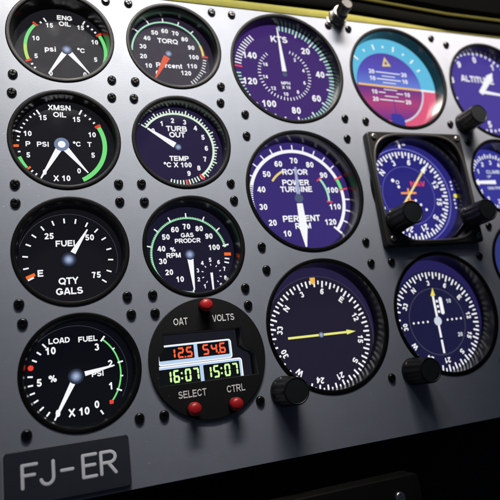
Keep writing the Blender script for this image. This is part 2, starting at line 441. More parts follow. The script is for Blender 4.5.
# transmission oil
t, d = gauge('transmission_oil_gauge', 'round gauge lettered XMSN OIL with two white needles spread in a V', -93.3, 47.3, 0, 0, 0, (24, 24, 28))
hx, hy = -2.0, .2
texts(d, hx, hy, [('15', -9, 15.6, 3), ('10', -17, 6, 3), ('5', -17.1, -6.4, 3), ('0', -9.3, -16.1, 3), ('15', 8.5, 15.2, 3), ('10', 16.3, 6.2, 3), ('5', 16.1, -6.1, 3), ('0', 8.2, -15.3, 3)])
texts(d, hx, hy, [('XMSN', -.2, 21.9, 3.1), ('OIL', -.2, 17.7, 3.1), ('P', -17, 0, 2.9), ('PSI', -9.6, -.1, 2.9), ('°C', 7.9, .4, 2.9), ('T', 14.6, .3, 2.9), ('X 10', -.8, -19.6, 3.2)], 'lettering')
ticks(d, hx, hy, [(a, 21.3, 22.6, .8) for a in (210, 218, 225, 258, 275, 281, 295, 302, 309, 316, 323)] + [(329, 20.3, 23.4, .9), (288, 21.4, 24.2, .9), (29, 20.8, 24, .9)] + [(a, 21.6, 22.9, .9) for a in (37, 45, 53)])
marks(d, hx, hy, [(267, 21.6, 24.8, 1.4), (231, 20.8, 22.8, 1.1)], 'red_mark', M['orange'])
marks(d, hx, hy, [(60, 21, 24.4, 1.5)], 'red_mark', M['red_l'])
arcs(d, hx, hy, [(233, 251, 21.8, 23.6)], 'green_arc', M['green']); arcs(d, hx, hy, [(62, 154, 21.6, 24)], 'green_arc', M['green'])
wedge(t, hx, hy, 210, 3.4, 21.4, 1.65, .45, M['white']); wedge(t, hx, hy, 142, 3.4, 21, 1.65, .3, M['white'])
b = MB(); b.disc(3.9, ZD-.34, hx, hy, 40); h = b.build('hub', M['hub_m'], t); b = MB(); b.disc(2.0, ZD-.38, hx, hy, 32); b.build('hub_core', M['white'], h); nearer(t, 4)

# fuel quantity
t, d = gauge('fuel_quantity_gauge', 'round gauge lettered FUEL QTY GALS with a single needle near 50', -93.4, -14.0, 0, 0, 0, (19, 19, 24))
hx, hy = -1.4, -2.1
texts(d, hx, hy, [('25', -9.2, 13.2, 3.3), ('50', 11.2, 11.7, 3.3), ('75', 13.4, -9, 3.3), ('E', -14.2, -6.5, 3.5)])
texts(d, hx, hy, [('FUEL', -.5, 8.9, 3.3), ('QTY', -.7, -11.3, 3.6), ('GALS', -.5, -16.7, 3.6)], 'lettering')
ticks(d, hx, hy, [(a, 20, 22.7, .8) for a in (260, 277, 294, 309, 325, 341, 356.5, 12, 28, 44, 60, 77, 93, 110, 126)] + [(244, 19.4, 22.6, .9)])
marks(d, hx, hy, [(247.6, 18.2, 22.8, 1.7)], 'orange_mark', M['orange'], z=ZD-.14)
arcs(d, hx, hy, [(285, 470, 25.0, 25.13)], 'outer_circle', M['grey'])
wedge(t, hx, hy, 32.5, 4.2, 19.2, 1.4, .35, M['white']); hub(t, hx, hy, 3.0)

# load / fuel pressure
t, d = gauge('load_gauge', 'round gauge lettered LOAD and FUEL with per cent and PSI scales', -92.1, -74.7, 0, 0, 0, (11, 12, 18))
hx, hy = -2.4, -1.7
texts(d, hx, hy, [('10', -11.4, 13.9, 3.6), ('5', -17.3, -1, 3.6), ('3', 10.9, 13.5, 3.6), ('2', 17, 4.4, 3.6), ('1', 16.4, -6.8, 3.6), ('0', 9.2, -14.9, 3.6), ('0', -9.3, -16.6, 3.4)])
texts(d, hx, hy, [('LOAD', -7.1, 18.6, 2.75), ('FUEL', 6.8, 18.1, 2.75), ('%', -11, .2, 3.2), ('PSI', 10.5, .1, 2.8), ('X 10', .5, -17.3, 3.7)], 'lettering')
ticks(d, hx, hy, [(a, 20.2, 22.6, .8) for a in (209, 220, 231, 243, 254, 264.5, 276, 297, 308)] + [(319.5, 20.6, 23.2, .8), (149, 21, 23.4, .8), (39, 20.8, 24, .9), (58.5, 21.8, 23.2, .7), (78, 21.2, 24, .8), (96, 21.8, 23.2, .7), (114, 21.2, 24, .8)])
arcs(d, hx, hy, [(39, 131, 21.6, 22.4)], 'green_arc', M['green'])
b = MB(); b.disc(1.35, ZD-.18, hx-20.9, hy+6.5, 20); b.build('red_mark', M['red_l'], d); b = MB(); b.rect(hx+15.4, hy-15.7, hx+17.4, hy-13.7, ZD-.18, .4); b.build('red_mark', M['red_l'], d)
arcs(d, hx, hy, [(300, 480, 25.3, 25.42)], 'outer_circle', M['grey'])
wedge(t, hx, hy, 209, 2.6, 20.6, 1.35, .6, M['white']); wedge(t, hx, hy, 80, 4.4, 19.4, 1.2, .35, M['white']); hub(t, hx, hy, 3.0)

# torque
t, d = gauge('torque_gauge', 'round gauge lettered TORQ Percent with a short orange needle', -28.2, 109.4, 0, 0, 0, (44, 37, 54))
hx, hy = -2.1, .3
texts(d, hx, hy, [(str(10*k), *pol(211+24.25*k, 15.8), 3.0) for k in range(0, 13)])
texts(d, hx, hy, [('TORQ', .3, 8.8, 3.3), ('Percent', -.3, -8.1, 3.3)], 'lettering')
arcs(d, hx, hy, [(272, 430, 21.5, 22.5)], 'green_arc', M['mint']); arcs(d, hx, hy, [(70, 89, 21.3, 22.7)], 'yellow_arc', M['sand'], z=ZD-.12)
ticks(d, hx, hy, [(211+24.2*k, 22, 24.6, .7) for k in range(4, 9)] + [(a, 21.6, 23.8 if i % 5 else 25, .6) for i, a in enumerate(frange(97, 146, 4.85), 1)])
marks(d, hx, hy, [(91, 21, 25, 1)], 'red_mark', M['red_l'])
wedge(t, hx, hy, 209, 2.4, 19.5, 2.1, .45, screen('lit_needle_orange', (232, 92, 54), .95)); hub(t, hx, hy, 2.3); nearer(t, 2.5)

# turbine outlet temperature
t, d = gauge('turbine_temperature_gauge', 'round gauge lettered TURB OUT TEMP with one white needle near zero', -29.8, 47.4, 0, 0, 0, (38, 31, 62))
hx, hy = -.8, .3
texts(d, hx, hy, [(str(k), *pol(306+(24 if k < 3 else 24.2)*k, 17.1), 3.1) for k in range(0, 10)])
texts(d, hx, hy, [('TURB', .2, 11.8, 3.4), ('OUT', .2, 7.9, 3.4), ('TEMP', -.1, -7.1, 3.1), ('°C X 100', -1.3, -11.1, 3.1)], 'lettering')
arcs(d, hx, hy, [(304, 508, 20.9, 22.1)], 'scale_arc', M['pale'])
ticks(d, hx, hy, [(304+4.85*k, 21.4, 24.6 if k % 5 == 0 else 23.5, .75) for k in range(0, 43)] + [(a, 20.6, 23.6, .8) for a in frange(153, 197, 4.8)], material=M['pale'])
marks(d, hx, hy, [(146, 20.4, 24.4, 1.3), (171.5, 20.4, 24, 1.1)], 'red_mark', M['red_l'], z=ZD-.18)
wedge(t, hx, hy, 304, 2.2, 20.5, 1.8, .5, M['white']); hub(t, hx, hy, 2.2); nearer(t, 3)

# gas producer
t, d = gauge('gas_producer_gauge', 'round gauge lettered GAS PRODCR with a small extra dial inside its lower right', -29.1, -14.2, 0, 0, 0, (27, 25, 44))
hx, hy = -.6, -2.4
texts(d, hx, hy, [('10', -7, -13.8, 3.2), ('20', -12.7, -9.5, 3.2), ('30', -15.7, -3.1, 3.2), ('40', -15.9, 4.1, 3.2), ('50', -12.7, 10.8, 3.2), ('60', -7.1, 15, 3.2), ('70', -.2, 16.6, 3.2), ('80', 7.1, 15.1, 3.2), ('90', 12.4, 10.4, 3.2), ('100', 14.8, 3.6, 3.2)])
texts(d, hx, hy, [('GAS', -.3, 11.5, 2.6), ('PRODCR', -.3, 8.2, 2.6), ('%', -9.4, 3.4, 2.5), ('RPM', -9.3, 0, 2.8)], 'lettering')
arcs(d, hx, hy, [(180, 440, 21.3, 21.9)], 'green_arc', M['green'])
ticks(d, hx, hy, [(a, 21.1, 22.4, .55) for a in frange(180, 440, 2.6)], 'green_marks', M['mint'], z=ZD-.14)
ticks(d, hx, hy, [(a, 21.8, 24.6, .7) for a in (284, 309.5, 335, 0, 26, 52)] + [(78, 20.4, 24.2, .9), (99, 20.6, 23.4, .8), (105, 20.6, 23.4, .8), (180, 20.2, 22.2, .7)])
marks(d, hx, hy, [(92, 20.4, 24.4, 1.8)], 'orange_mark', M['orange'])
sx, sy = hx+11.5, hy-12.0
b = MB()
for k in range(1, 10):
    a = 180+36*k; x, y = pol(a, 8.3, sx, sy); b.text(str(k), x, y, 2.4, ZD-.2); b.tick(a, 4.9, 6.0, .5, ZD-.2, sx, sy)
b.build('inner_numerals', M['white'], d)
wedge(t, sx, sy, 180, -.8, 9.2, .75, .45, M['white'], 'inner_needle')
wedge(t, hx, hy, 178.5, 2.6, 20.5, 1.75, .35, M['white']); hub(t, hx, hy, 2.7)

# ================================================================== OAT / VOLTS / CLOCK MODULE
cx, cy = -28.7, -75.1
t = thing('clock_module', 'black round digital clock and voltmeter module with three red buttons and lit digits', 'clock', cx, cy)
HOLES.append((cx, cy, 29))
win = [(-22.9, 14.2), (-22.9, 6.2), (-24.2, 4.6), (-25.9, 3.0), (-26.9, -11.7), (25.9, -11.7), (25.9, -1.2), (24.6, .6), (21.4, 2.4), (19.2, 4.6), (19.2, 13.6)]
plate('faceplate', circle(31.35), [win], -1.7, .35, M['module'], t, bevel=.3)
b = MB(); n = len(win)
for i in range(n):
    (x0, y0), (x1, y1) = win[i], win[(i+1) % n]
    b.bm.faces.new([b.bm.verts.new(V(*p)) for p in ((x0, y0, .2), (x1, y1, .2), (x1, y1, 8.3), (x0, y0, 8.3))])
b.build('window_rim', M['module'], t)
b = MB(); b.rect(-28.3, -15, 27.5, 15.5, 8); d = b.build('display', screen('module_screen', (27, 28, 36), 1), t)
ice = screen('lit_ice_blue', (186, 212, 243), .97); dark = screen('unlit_window', (14, 16, 19), 1)
for x0, y0, x1, y1 in ((-25, -1.55, 15.9, 9.0), (-27.9, -14, 20.9, -1.75)):
    b = MB(); b.rect(x0, y0, x1, y1, 7.9, 1.7); f = b.build('digit_frame', M['white'], d)
    b = MB(); b.rect(x0+.7, y0+.7, x1-.75, y1-.75, 7.85, 1.2); b.build('frame_fill', ice, f)
SEG = {'0': 'abcdef', '1': 'bc', '2': 'abged', '3': 'abgcd', '4': 'fgbc', '5': 'afgcd', '6': 'afgedc', '7': 'abc', '8': 'abcdefg', '9': 'abcdfg'}
def seg_text(b, s, x, y, h, w, pitch, th, z):
    for ch in s:
        if ch == '.':
            b.rect(x-.45-(pitch-w)*.5, y-h/2-.05, x+.45-(pitch-w)*.5, y-h/2+.85, z); continue
        if ch == ':':
            for yy in (y-h*.2, y+h*.2): b.rect(x-.2, yy-.5, x+.75, yy+.5, z)
            x += pitch*.45; continue
        q = th*.5; g = .05
        for sname in SEG[ch]:
            X0, X1, Y0, Y1 = x, x+w, y-h/2, y+h/2
            if sname in 'adg':
                yy = {'a': Y1-q, 'd': Y0+q, 'g': y}[sname]
                e0, e1 = (q*.35, 1.2*q) if sname == 'a' else ((1.2*q, q*.35) if sname == 'd' else (q*1.1, q*1.1)); b.poly([(X0+q*.5+g, yy), (X0+q*.5+e0, yy+q), (X1-q*.5-e0, yy+q), (X1-q*.5-g, yy), (X1-q*.5-e1, yy-q), (X0+q*.5+e1, yy-q)], z)
            else:
                xx = X0+q if sname in 'fe' else X1-q
                ya, yb = (y, Y1-q) if sname in 'fb' else (Y0+q, y)
                b.poly([(xx, ya+g), (xx+q, ya+q*.7+g), (xx+q, yb-q*.7-g), (xx, yb-g), (xx-q, yb-q*.7-g), (xx-q, ya+q*.7+g)], z)
        x += pitch
rd = screen('lit_digit_orange', (252, 98, 58), 1.05); gd = screen('lit_digit_green', (206, 252, 160), 1.05)
for (x0, y0, x1, y1, s, mm, sx0, sy0, h, w, p) in (
        (-24.2, .9, -5.3, 7.9, '12.5', rd, -18.9, 4.3, 5.6, 3.5, 4.6), (-3.3, .9, 14.3, 8.0, '54.6', rd, -.6, 4.5, 5.7, 3.6, 4.7),
        (-26.9, -12.9, -3.2, -3.5, '16:07', gd, -22.0, -7.6, 6.6, 3.4, 4.3), (-1.2, -12.9, 19.1, -3.5, '15:07', gd, -.2, -7.6, 6.6, 3.4, 4.3)):
    b = MB(); b.rect(x0, y0, x1, y1, 7.78, .4); f = b.build('digit_window', dark, d)
    b = MB(); seg_text(b, s, sx0, sy0, h, w, p, 1.0, 7.7); b.build('digits', mm, f)
b = MB()
for s, x, y, w in (('OAT', -13.1, 19.8, 7.6), ('VOLTS', 10.2, 19.8, 12.2), ('SELECT', -10.6, -17.1, 14.6), ('CTRL', 12.6, -17.4, 10)):
    b.text(s, x, y, 3.7, -1.78, w=w, bold=.15)
b.build('lettering', M['legend'], t)
for x, y in ((.4, 26.6), (-11.2, -24.6), (10.6, -25.2)):
    b = MB(); b.lathe([(3.3, -1.6), (3.3, -2.6), (2.9, -3.0), (2.4, -3.0), (2.2, -3.6)], x, y, 32); c = b.build('button_collar', M['knob'], t, smooth=True)
    b = MB(); b.lathe([(2.2, -2.6), (2.9, -3.4), (3.35, -4.4), (3.4, -6.6), (3.2, -7.6), (2.6, -8.3), (1.6, -8.75), (0, -8.9)], x, y, 36); b.build('button', M['red'], c, smooth=True)
for sx, sy in ((-1, 1), (1, 1), (-1, -1), (1, -1)): screw(t, sx*25.63, sy*25.63)

# ================================================================== LARGE GAUGES
# airspeed
t, d = gauge('airspeed_indicator', 'large round violet dial lettered KTS with a white needle pointing up', 45, 100.5, 1, 0, 0, (66, 42, 110))
hx, hy = .5, -.2
K = lambda k: 1.5+2.118*k
texts(d, hx, hy, [(str(k), *pol(K(k), 26), 4.6) for k in (20, 40, 60, 80, 100, 120, 140)])
texts(d, hx, hy, [(str(k), *pol(38+36.9*(k/2-1), 14.4), 2.5) for k in (2, 4, 6, 8, 10, 12, 14, 16)], 'inner_numerals', bold=.22)
texts(d, hx, hy, [('KTS', -.3, 25.9, 4.6)], 'lettering')
texts(d, hx, hy, [('MPH', -.4, -6.4, 2.2), ('X 10', -.5, -9.5, 2.2)], 'small_lettering', M['white'], bold=.2)
ticks(d, hx, hy, [(K(k), 32.4, 36, .95) for k in frange(0, 82, 2)] + [(K(k), 30.6, 34, .9) for k in (114, 116, 118, 122, 124, 126)], material=M['mint'])
ticks(d, hx, hy, [(K(k), 30.6, 33.6, 1) for k in (10, 20, 30, 40, 50, 60, 70, 80)] + [(K(k), 30.8, 32.2, 1.1) for k in (88, 94, 100, 106, 112)] + [(K(120), 30, 34.5, 1.1)] + [(K(k), 30, 34.4, .85) for k in frange(132, 151, 1.9)], 'white_marks')
marks(d, hx, hy, [(277, 29.4, 34.5, 1.2)], 'red_mark', M['pink'])
ticks(d, hx, hy, [(a, 16.7, 18.9, .62) for a in frange(20, 328, 7.37)], 'inner_marks', M['white'])
wedge(t, hx, hy, 359, 2.2, 35, 1.6, .35, M['white']); b = MB(); b.disc(1.7, ZD-.34, hx, hy, 32); b.build('hub', M['hub_o'], t); nearer(t, 4)

# rotor / power turbine
t, d = gauge('rotor_tachometer', 'large round violet dial lettered ROTOR POWER TURBINE with a broad white needle pointing down', 44, 17.6, 1, 0, 0, (57, 44, 114))
hx, hy = -.2, -1.5
texts(d, hx, hy, [(str(10*k), *pol(181+25.7*k, 25.3), 3.8) for k in range(1, 13)])
texts(d, hx, hy, [('ROTOR', .1, 17.6, 3.7), ('POWER', -.5, 10.5, 3.7), ('TURBINE', -.8, 6, 3.7), ('PERCENT', -.2, -13.2, 4.0), ('RPM', 0, -18, 3.7)], 'lettering')
arcs(d, hx, hy, [(286, 426, 30.6, 32.8), (80, 132, 30.6, 32.8)], 'white_arc', M['white'])
arcs(d, hx, hy, [(66, 80, 30.6, 32.8)], 'green_arc', M['green'])
ticks(d, hx, hy, [(a, 30.4, 33.4, .7) for a in frange(228, 286, 2.57)] + [(181+25.7*k, 32.6, 36, .8) for k in range(4, 10)] + [(181+25.7*k, 32.6, 36, .8) for k in (4.5, 5.5, 6.5, 7.5, 8.5)] + [(a, 32.6, 36, .9) for a in (92, 105, 118)] + [(132, 28.8, 36, 1.3)])
marks(d, hx, hy, [(66, 30, 36, 1), (80, 30, 36, 1), (52, 18.6, 22.6, 1), (97, 19.4, 23.4, 1)], 'red_mark', M['pink'])
arcs(d, hx, hy, [(305, 335, 19.2, 20.6)], 'yellow_arc', M['sand']); arcs(d, hx, hy, [(53, 96, 20.4, 21.8)], 'inner_green_arc', M['mint'])
b = MB(); b.poly([(hx-2.0, hy-3.4), (hx+2.0, hy-3.4), (hx+2.6, hy-20), (hx+.5, hy-31.5), (hx-.5, hy-31.5), (hx-2.6, hy-20)], ZD-.3); b.build('needle', M['white'], t)
wedge(t, hx, hy, 2, 2, 21, 1.3, .7, M['needle2'], 'rotor_needle'); b = MB(); b.disc(2.9, ZD-.36, hx, hy, 40); b.build('hub', M['hub_o'], t)

def compass(d, hx, hy, north, rn, r0, r1, h, zt=ZD-.2, fat=1.0):
    b = MB()
    for k, s in enumerate(['N', '3', '6', 'E', '12', '15', 'S', '21', '24', 'W', '30', '33']):
        a = north+30*k; x, y = pol(a, rn, hx, hy); b.text(s, x, y, h, zt, rot=a)
    b.build('numerals', M['white'], d)
    ticks(d, hx, hy, [(north+5*k, r0 if k % 2 == 0 else r0+(r1-r0)*.42, r1, fat*(1.05 if k % 2 == 0 else .95)) for k in range(72)])

# heading
t, d = gauge('heading_indicator', 'large round compass dial with a long level yellow needle', 45, -64.7, 1, 0, 0, (38, 33, 65), screws=((-1, 1), (1, 1), (1, -1)))
hx, hy = -.5, -4.7
b = MB(); b.disc(34.9, ZD-.05, hx, hy, 96); d = b.build('compass_card', screen('lit_dark_card', (33, 30, 47), 1), d)
compass(d, hx, hy, 311, 26.3, 28.8, 32.8, 3.5)
arcs(d, hx, hy, [(300, 490, 35.2, 35.34)], 'outer_circle', M['grey'])
b = MB(); b.poly([(hx-2.0, hy+34.6), (hx+1.6, hy+34.6), (hx+1.3, hy+31.2), (hx-.4, hy+30.4), (hx-1.7, hy+31.2)], ZD-.22); b.build('index_mark', screen('lit_amber', (246, 190, 92), .95), d)
b = MB(); b.poly([(hx-21.5, hy-.65), (hx+17.2, hy-.65), (hx+17.2, hy-1.5), (hx+23.4, hy), (hx+17.2, hy+1.5), (hx+17.2, hy+.65), (hx-21.5, hy+.65)], ZD-.3); b.build('needle', screen('lit_pale_yellow', (238, 236, 128), .97), t)
hub(t, hx, hy, 2.0)
knob(t, 11.3-45, -97.8+64.7, 0, 17.5)

# bearing (lower right)
t, d = gauge('bearing_indicator', 'round compass dial with a yellow tipped white needle upright over dots', 128.4, -64.7, 1, 0, 0, (37, 33, 84), screws=((-1, 1), (1, 1), (1, -1)))
hx, hy = .7, -4.2
b = MB(); b.disc(33.8, ZD-.05, hx, hy, 96); d = b.build('compass_card', screen('lit_navy_card', (27, 27, 62), 1), d)
compass(d, hx, hy, 326, 25.2, 28, 32.4, 3.3)
arcs(d, hx, hy, [(0, 360, 21.3, 21.6)], 'inner_circle', M['grey'])
b = MB(); b.poly([(hx-1.9, hy+16.5), (hx+1.9, hy+16.5), (hx+.9, hy+21.8)], ZD-.3); b.build('needle_tip', M['yel'], t)
b = MB()
for y0, y1, w in ((3, 16.4, .8), (-10.6, -2.6, .75), (-20.5, -12, .75)): b.rect(hx-w, hy+y0, hx+w, hy+y1, ZD-.3)
b.build('needle', M['white'], t)
b = MB(); b.band(0, 360, 1.5, 2.9, ZD-.34, hx, hy); b.disc(1.5, ZD-.33, hx, hy, 32); b.build('hub', M['soft'], t)
b = MB()
for k in (1, 2, 3, 4):
    for s in (-1, 1): b.disc(.72, ZD-.2, hx+s*(4.2+3.6*k), hy+.2, 16)
b.build('dots', M['white'], d)
b = MB(); b.rect(hx+3.9, hy+4.0, hx+6.6, hy+15.4, ZD-.22, 1.3)
for y in (5.2, 8.6, 12): b.rect(hx+1.5, hy+y, hx+3.2, hy+y+1.6, ZD-.22, .4)
b.build('readout', M['white'], d)
texts(d, hx, hy, [('10', 11.6, 12.4, 2.7), ('20', 15.4, -9.9, 2.7)], 'small_numerals', M['soft'])
knob(t, 95-128.4, -97.3+64.7, 0, 17)

# attitude
cx, cy = 129.1, 99.2
t = thing('attitude_indicator', 'large round artificial horizon with light blue sky ring and pink ground', 'gauge', cx, cy); HOLES.append((cx, cy, RB_)); bezel(t, RB_)
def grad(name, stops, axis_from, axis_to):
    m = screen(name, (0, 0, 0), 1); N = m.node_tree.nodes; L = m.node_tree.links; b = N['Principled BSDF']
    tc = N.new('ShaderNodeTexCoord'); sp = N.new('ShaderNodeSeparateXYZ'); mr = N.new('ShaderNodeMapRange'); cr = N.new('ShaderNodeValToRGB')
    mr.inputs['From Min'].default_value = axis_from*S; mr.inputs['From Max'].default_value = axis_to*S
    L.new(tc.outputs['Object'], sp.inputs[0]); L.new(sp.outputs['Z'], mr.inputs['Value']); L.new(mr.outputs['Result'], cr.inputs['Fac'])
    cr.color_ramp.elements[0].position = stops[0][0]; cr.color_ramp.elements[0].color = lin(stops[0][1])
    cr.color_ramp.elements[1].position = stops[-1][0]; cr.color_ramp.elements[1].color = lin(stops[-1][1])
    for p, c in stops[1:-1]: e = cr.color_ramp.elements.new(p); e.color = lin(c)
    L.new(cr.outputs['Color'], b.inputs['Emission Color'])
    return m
def half(r0, r1, tilt, up, z, n=60):
    b = MB(); a0 = 270+tilt if up else 90+tilt
    if r0 <= 0: b.poly([pol(a0+180*i/n, r1) for i in range(n+1)], z)
    else: b.band(a0, a0+180, r0, r1, z)
    return b
TL = 2.6
d = half(0, RB_+1.2, TL, True, ZD).build('sky_display', screen('lit_sky_blue', (100, 192, 228), .97), t)
half(0, RB_+1.2, TL, False, ZD).build('ground_display', screen('lit_ground_pink', (226, 92, 128), .97), t)
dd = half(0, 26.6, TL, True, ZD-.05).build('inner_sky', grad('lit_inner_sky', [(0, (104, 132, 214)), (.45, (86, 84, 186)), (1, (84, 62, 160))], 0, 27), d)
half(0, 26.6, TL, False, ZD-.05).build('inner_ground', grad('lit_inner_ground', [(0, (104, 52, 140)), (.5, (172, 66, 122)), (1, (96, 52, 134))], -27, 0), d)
arcs(d, 0, 0, [(93, 172, 26.6, 28.0)], 'ring_line', M['soft'])
b = MB()
for i, a in enumerate((312, 330, 346, 1, 16.5, 32, 47, 62)): b.tick(a, 29.6 if i % 2 == 0 or i > 6 else 30.8, 34 if i % 2 == 0 else 32.8, 1.25, ZD-.1)
b.build('roll_marks', M['white'], d)
ca, sa = math.cos(math.radians(-TL)), math.sin(math.radians(-TL))
def rt(x, y): return (x*ca-y*sa, x*sa+y*ca)
b = MB(); b.poly([rt(-25.6, -1.0), rt(25.6, -1.0), rt(25.6, .5), rt(-25.6, .5)], ZD-.15); b.build('horizon_line', screen('lit_horizon', (246, 196, 112), .97), d)
b = MB(); b.poly([rt(25.7, -1.0), rt(38, -1.0), rt(38, .5), rt(25.7, .5)], ZD-.15); b.build('horizon_edge', M['white'], d)
b = MB()
for y, s, w in ((10.8, '20', 10), (5.4, '10', 10), (-5.1, '10', 10), (-10.8, '20', 10)):
    if y == -5.1:
        b.poly([rt(-10, y-.36), rt(-4.5, y-.36), rt(-4.5, y+.36), rt(-10, y+.36)], ZD-.15); b.poly([rt(4.5, y-.36), rt(10, y-.36), rt(10, y+.36), rt(4.5, y+.36)], ZD-.15)
    else: b.poly([rt(-w, y-.36), rt(w, y-.36), rt(w, y+.36), rt(-w, y+.36)], ZD-.15)
    for sx in (-1, 1): b.text(s, *rt(sx*13.4, y), 3.3, ZD-.15, rot=TL)
for y in (8.0, 2.8, -2.6, -7.8): b.poly([rt(-5.5, y-.3), rt(5.5, y-.3), rt(5.5, y+.3), rt(-5.5, y+.3)], ZD-.15)
b.build('pitch_scale', M['white'], d)
b = MB()
A, B, D_ = (.1, 23.6), (-3.2, 15.8), (4.2, 16.3); g = ((A[0]+B[0]+D_[0])/3, (A[1]+B[1]+D_[1])/3)
inn = [tuple(g[i]+(p[i]-g[i])*.42 for i in (0, 1)) for p in (A, B, D_)]; ou = [A, B, D_]
for i in range(3): b.poly([ou[i], ou[(i+1) % 3], inn[(i+1) % 3], inn[i]], ZD-.2)
b.build('roll_pointer', M['sand'], t)
b = MB(); b.rect(.4, -22, 1.0, -8.5, ZD-.2); b.poly([(-4.2, -22.6), (-2.4, -20.6), (4.4, -21.4), (6.6, -24.4), (6.6, -36), (-4.2, -36)], ZD-.2); b.build('pedestal_symbol', screen('lit_navy', (58, 58, 160), .97), t)
nearer(t, 3, -2.5, -2)
for sx, sy in ((-1, 1), (1, 1), (-1, -1), (1, -1)): screw(t, sx*34.4, sy*(34.4 if sx < 0 else 34.0))

# course indicator in square frame
cx, cy = 128.4, 17.2
t, d = gauge('course_indicator', 'compass dial in a raised square black frame with two large knobs at its lower corners', cx, cy, 1, 0, 0, (43, 40, 122), screws=())
hx, hy = -3.4, -.7
compass(d, hx, hy, 312, 24.2, 27.0, 31.6, 4.1, fat=1.25)
arcs(d, hx, hy, [(0, 360, 33.4, 34.1)], 'outer_circle', M['ring']); arcs(d, hx, hy, [(0, 360, 20.4, 20.65)], 'inner_circle', M['ring'])
b = MB(); b.rect(hx-.8, hy+34.2, hx+.8, hy+37, ZD-.2); b.rect(hx-5, hy+36.4, hx-2.4, hy+37, ZD-.2); b.rect(hx+2.4, hy+36.4, hx+5, hy+37, ZD-.2)
for y in (9.3, 6.6, 4, -3.8, -6.6, -9.6): b.disc(.7, ZD-.2, hx+36.8, hy+y, 14)
for x, y, r in ((4.5, -3.8, .95), (8.1, -6.9, .95), (11.8, -10.5, .95), (-7.0, 6.0, 1.1), (-10.8, 10.6, 1.3)): b.disc(r, ZD-.2, hx+x, hy+y, 18)
b.band(0, 360, .9, 1.4, ZD-.2, hx-7.3, hy+9.3)
b.build('dots', M['white'], d)
b = MB(); b.disc(1.6, ZD-.2, hx+38.3, hy-.9, 20); b.build('yellow_dot', M['yel'], d)
texts(d, hx, hy, [('NAV', 8.8, 8.1, 3.7, 0, 12)], 'flag_lettering', M['pink'])
b = MB(); b.rect(hx-6.2, hy+.8, hx+6.2, hy+2.2, ZD-.24, .4); b.rect(hx-.7, hy-4.6, hx+.7, hy+4.9, ZD-.24); b.rect(hx-3, hy-4.9, hx+3, hy-3.7, ZD-.25); b.build('aircraft_symbol', screen('lit_amber_orange', (250, 160, 74), .97), d)
wedge(t, hx, hy, 41, -9, 23, .75, .75, screen('lit_needle_yellow', (246, 226, 140), .97)); wedge(t, hx, hy, 41, 22.4, 28, 1.7, .3, M['white'], 'needle_tip', ZD-.32)
nearer(t, 2)
def squircle(ax, ay, n=4.0, N=120, ox=0, oy=0):
    p = []
    for i in range(N):
        u = math.radians(360*i/N); c, s = math.cos(u), math.sin(u)
        p.append((ox+ax*math.copysign(abs(c)**(2/n), c), oy+ay*math.copysign(abs(s)**(2/n), s)))
    return p
fr = plate('square_frame', rrect(-38.3, -38.8, 36.6, 38.0, 2.2), [squircle(35.6, 36.6, 4, ox=-.8)], -5.2, -.02, M['frame'], t, bevel=.8)
b = MB(); secs = []
q = squircle(35.5, 36.5, 4, ox=-.8)
for i in range(len(q)+1):
    (x, y), (xp, yp), (xn, yn) = q[i % 120], q[(i-1) % 120], q[(i+1) % 120]
    tx, ty = xn-xp, yn-yp; l = math.hypot(tx, ty); nx, ny = ty/l, -tx/l
    secs.append([(x+nx*.85*math.cos(a), y+ny*.85*math.cos(a), -5.0-.75*math.sin(a)) for a in [k*PI/4 for k in range(8)]])
b.sweep(secs); b.build('frame_bead', paint('bead_black', (.06, .058, .056), .3), fr, smooth=True)
for sx, sy in ((-33.4, 34.2), (32.7, 34.2), (-33.4, -34.2), (32.7, -34.4)): screw(fr, sx, sy, -5.1, SILVER)
knob(t, 100.2-cx, -5.2-cy, -5, 17.5); knob(t, 158.2-cx, -4.6-cy, -5, 16.5)

# altimeter
t, d = gauge('altimeter', 'large violet dial lettered ALTITUDE with a knob at its lower left', 210.4, 94.6, 1, 0, 0, (73, 61, 150), screws=((-1, 1),))
hx, hy = -2.0, 3.3
texts(d, hx, hy, [(str(k), *pol(36*k, 27), 5.2) for k in range(10)])
texts(d, hx, hy, [('ALTITUDE', -1.6, 10.0, 5.2, 2, 31)], 'lettering')
ticks(d, hx, hy, [(7.2*k, 30.8 if k % 5 == 0 else 31.4, 33.4, 1.5) for k in range(50)])
wedge(t, hx, hy, 41, -2, 15, 2.0, 2.4, M['white']); wedge(t, hx, hy, 41, 15, 22, 3.6, .2, M['white'], 'needle_tip'); wedge(t, hx, hy, 96, -2, 27, 1.6, .6, M['white'], 'long_needle', ZD-.34)
nearer(t, 3.5)
knob(t, 176-210.4, 66-94.6, 0, 15.5, 7.3)

# vertical speed
t, d = gauge('vertical_speed_indicator', 'small blue dial lettered CLIMB with its white arrow pointing left', 200.8, 26.2, 0, 0, 0, (55, 55, 150))
hx, hy = 2.7, .8
texts(d, hx, hy, [('1', -13.1, 7.8, 3.4), ('2', -7.7, 13.2, 3.4), ('3', 0, 14.7, 3.4), ('4', 7.2, 12.8, 3.4), ('1', -13.9, -7.7, 3.4), ('2', -9.1, -13.3, 3.4), ('3', 0, -15.4, 3.4), ('4', 7.6, -13.6, 3.4)])
texts(d, hx, hy, [('CLIMB', .6, 7.4, 2.7, 0, 12.5), ('UP', -4, 3.8, 1.9), ('1000 FPM', -1.5, -5.2, 2.3, 0, 13)], 'lettering', M['soft'])
ticks(d, hx, hy, [(a, 18.2, 21.6 if i % 2 else 20.6, 1.1) for i, a in enumerate(frange(282, 420, 7.5))] + [(a, 18.2, 21, 1.1) for a in frange(120, 258, 7.5)])
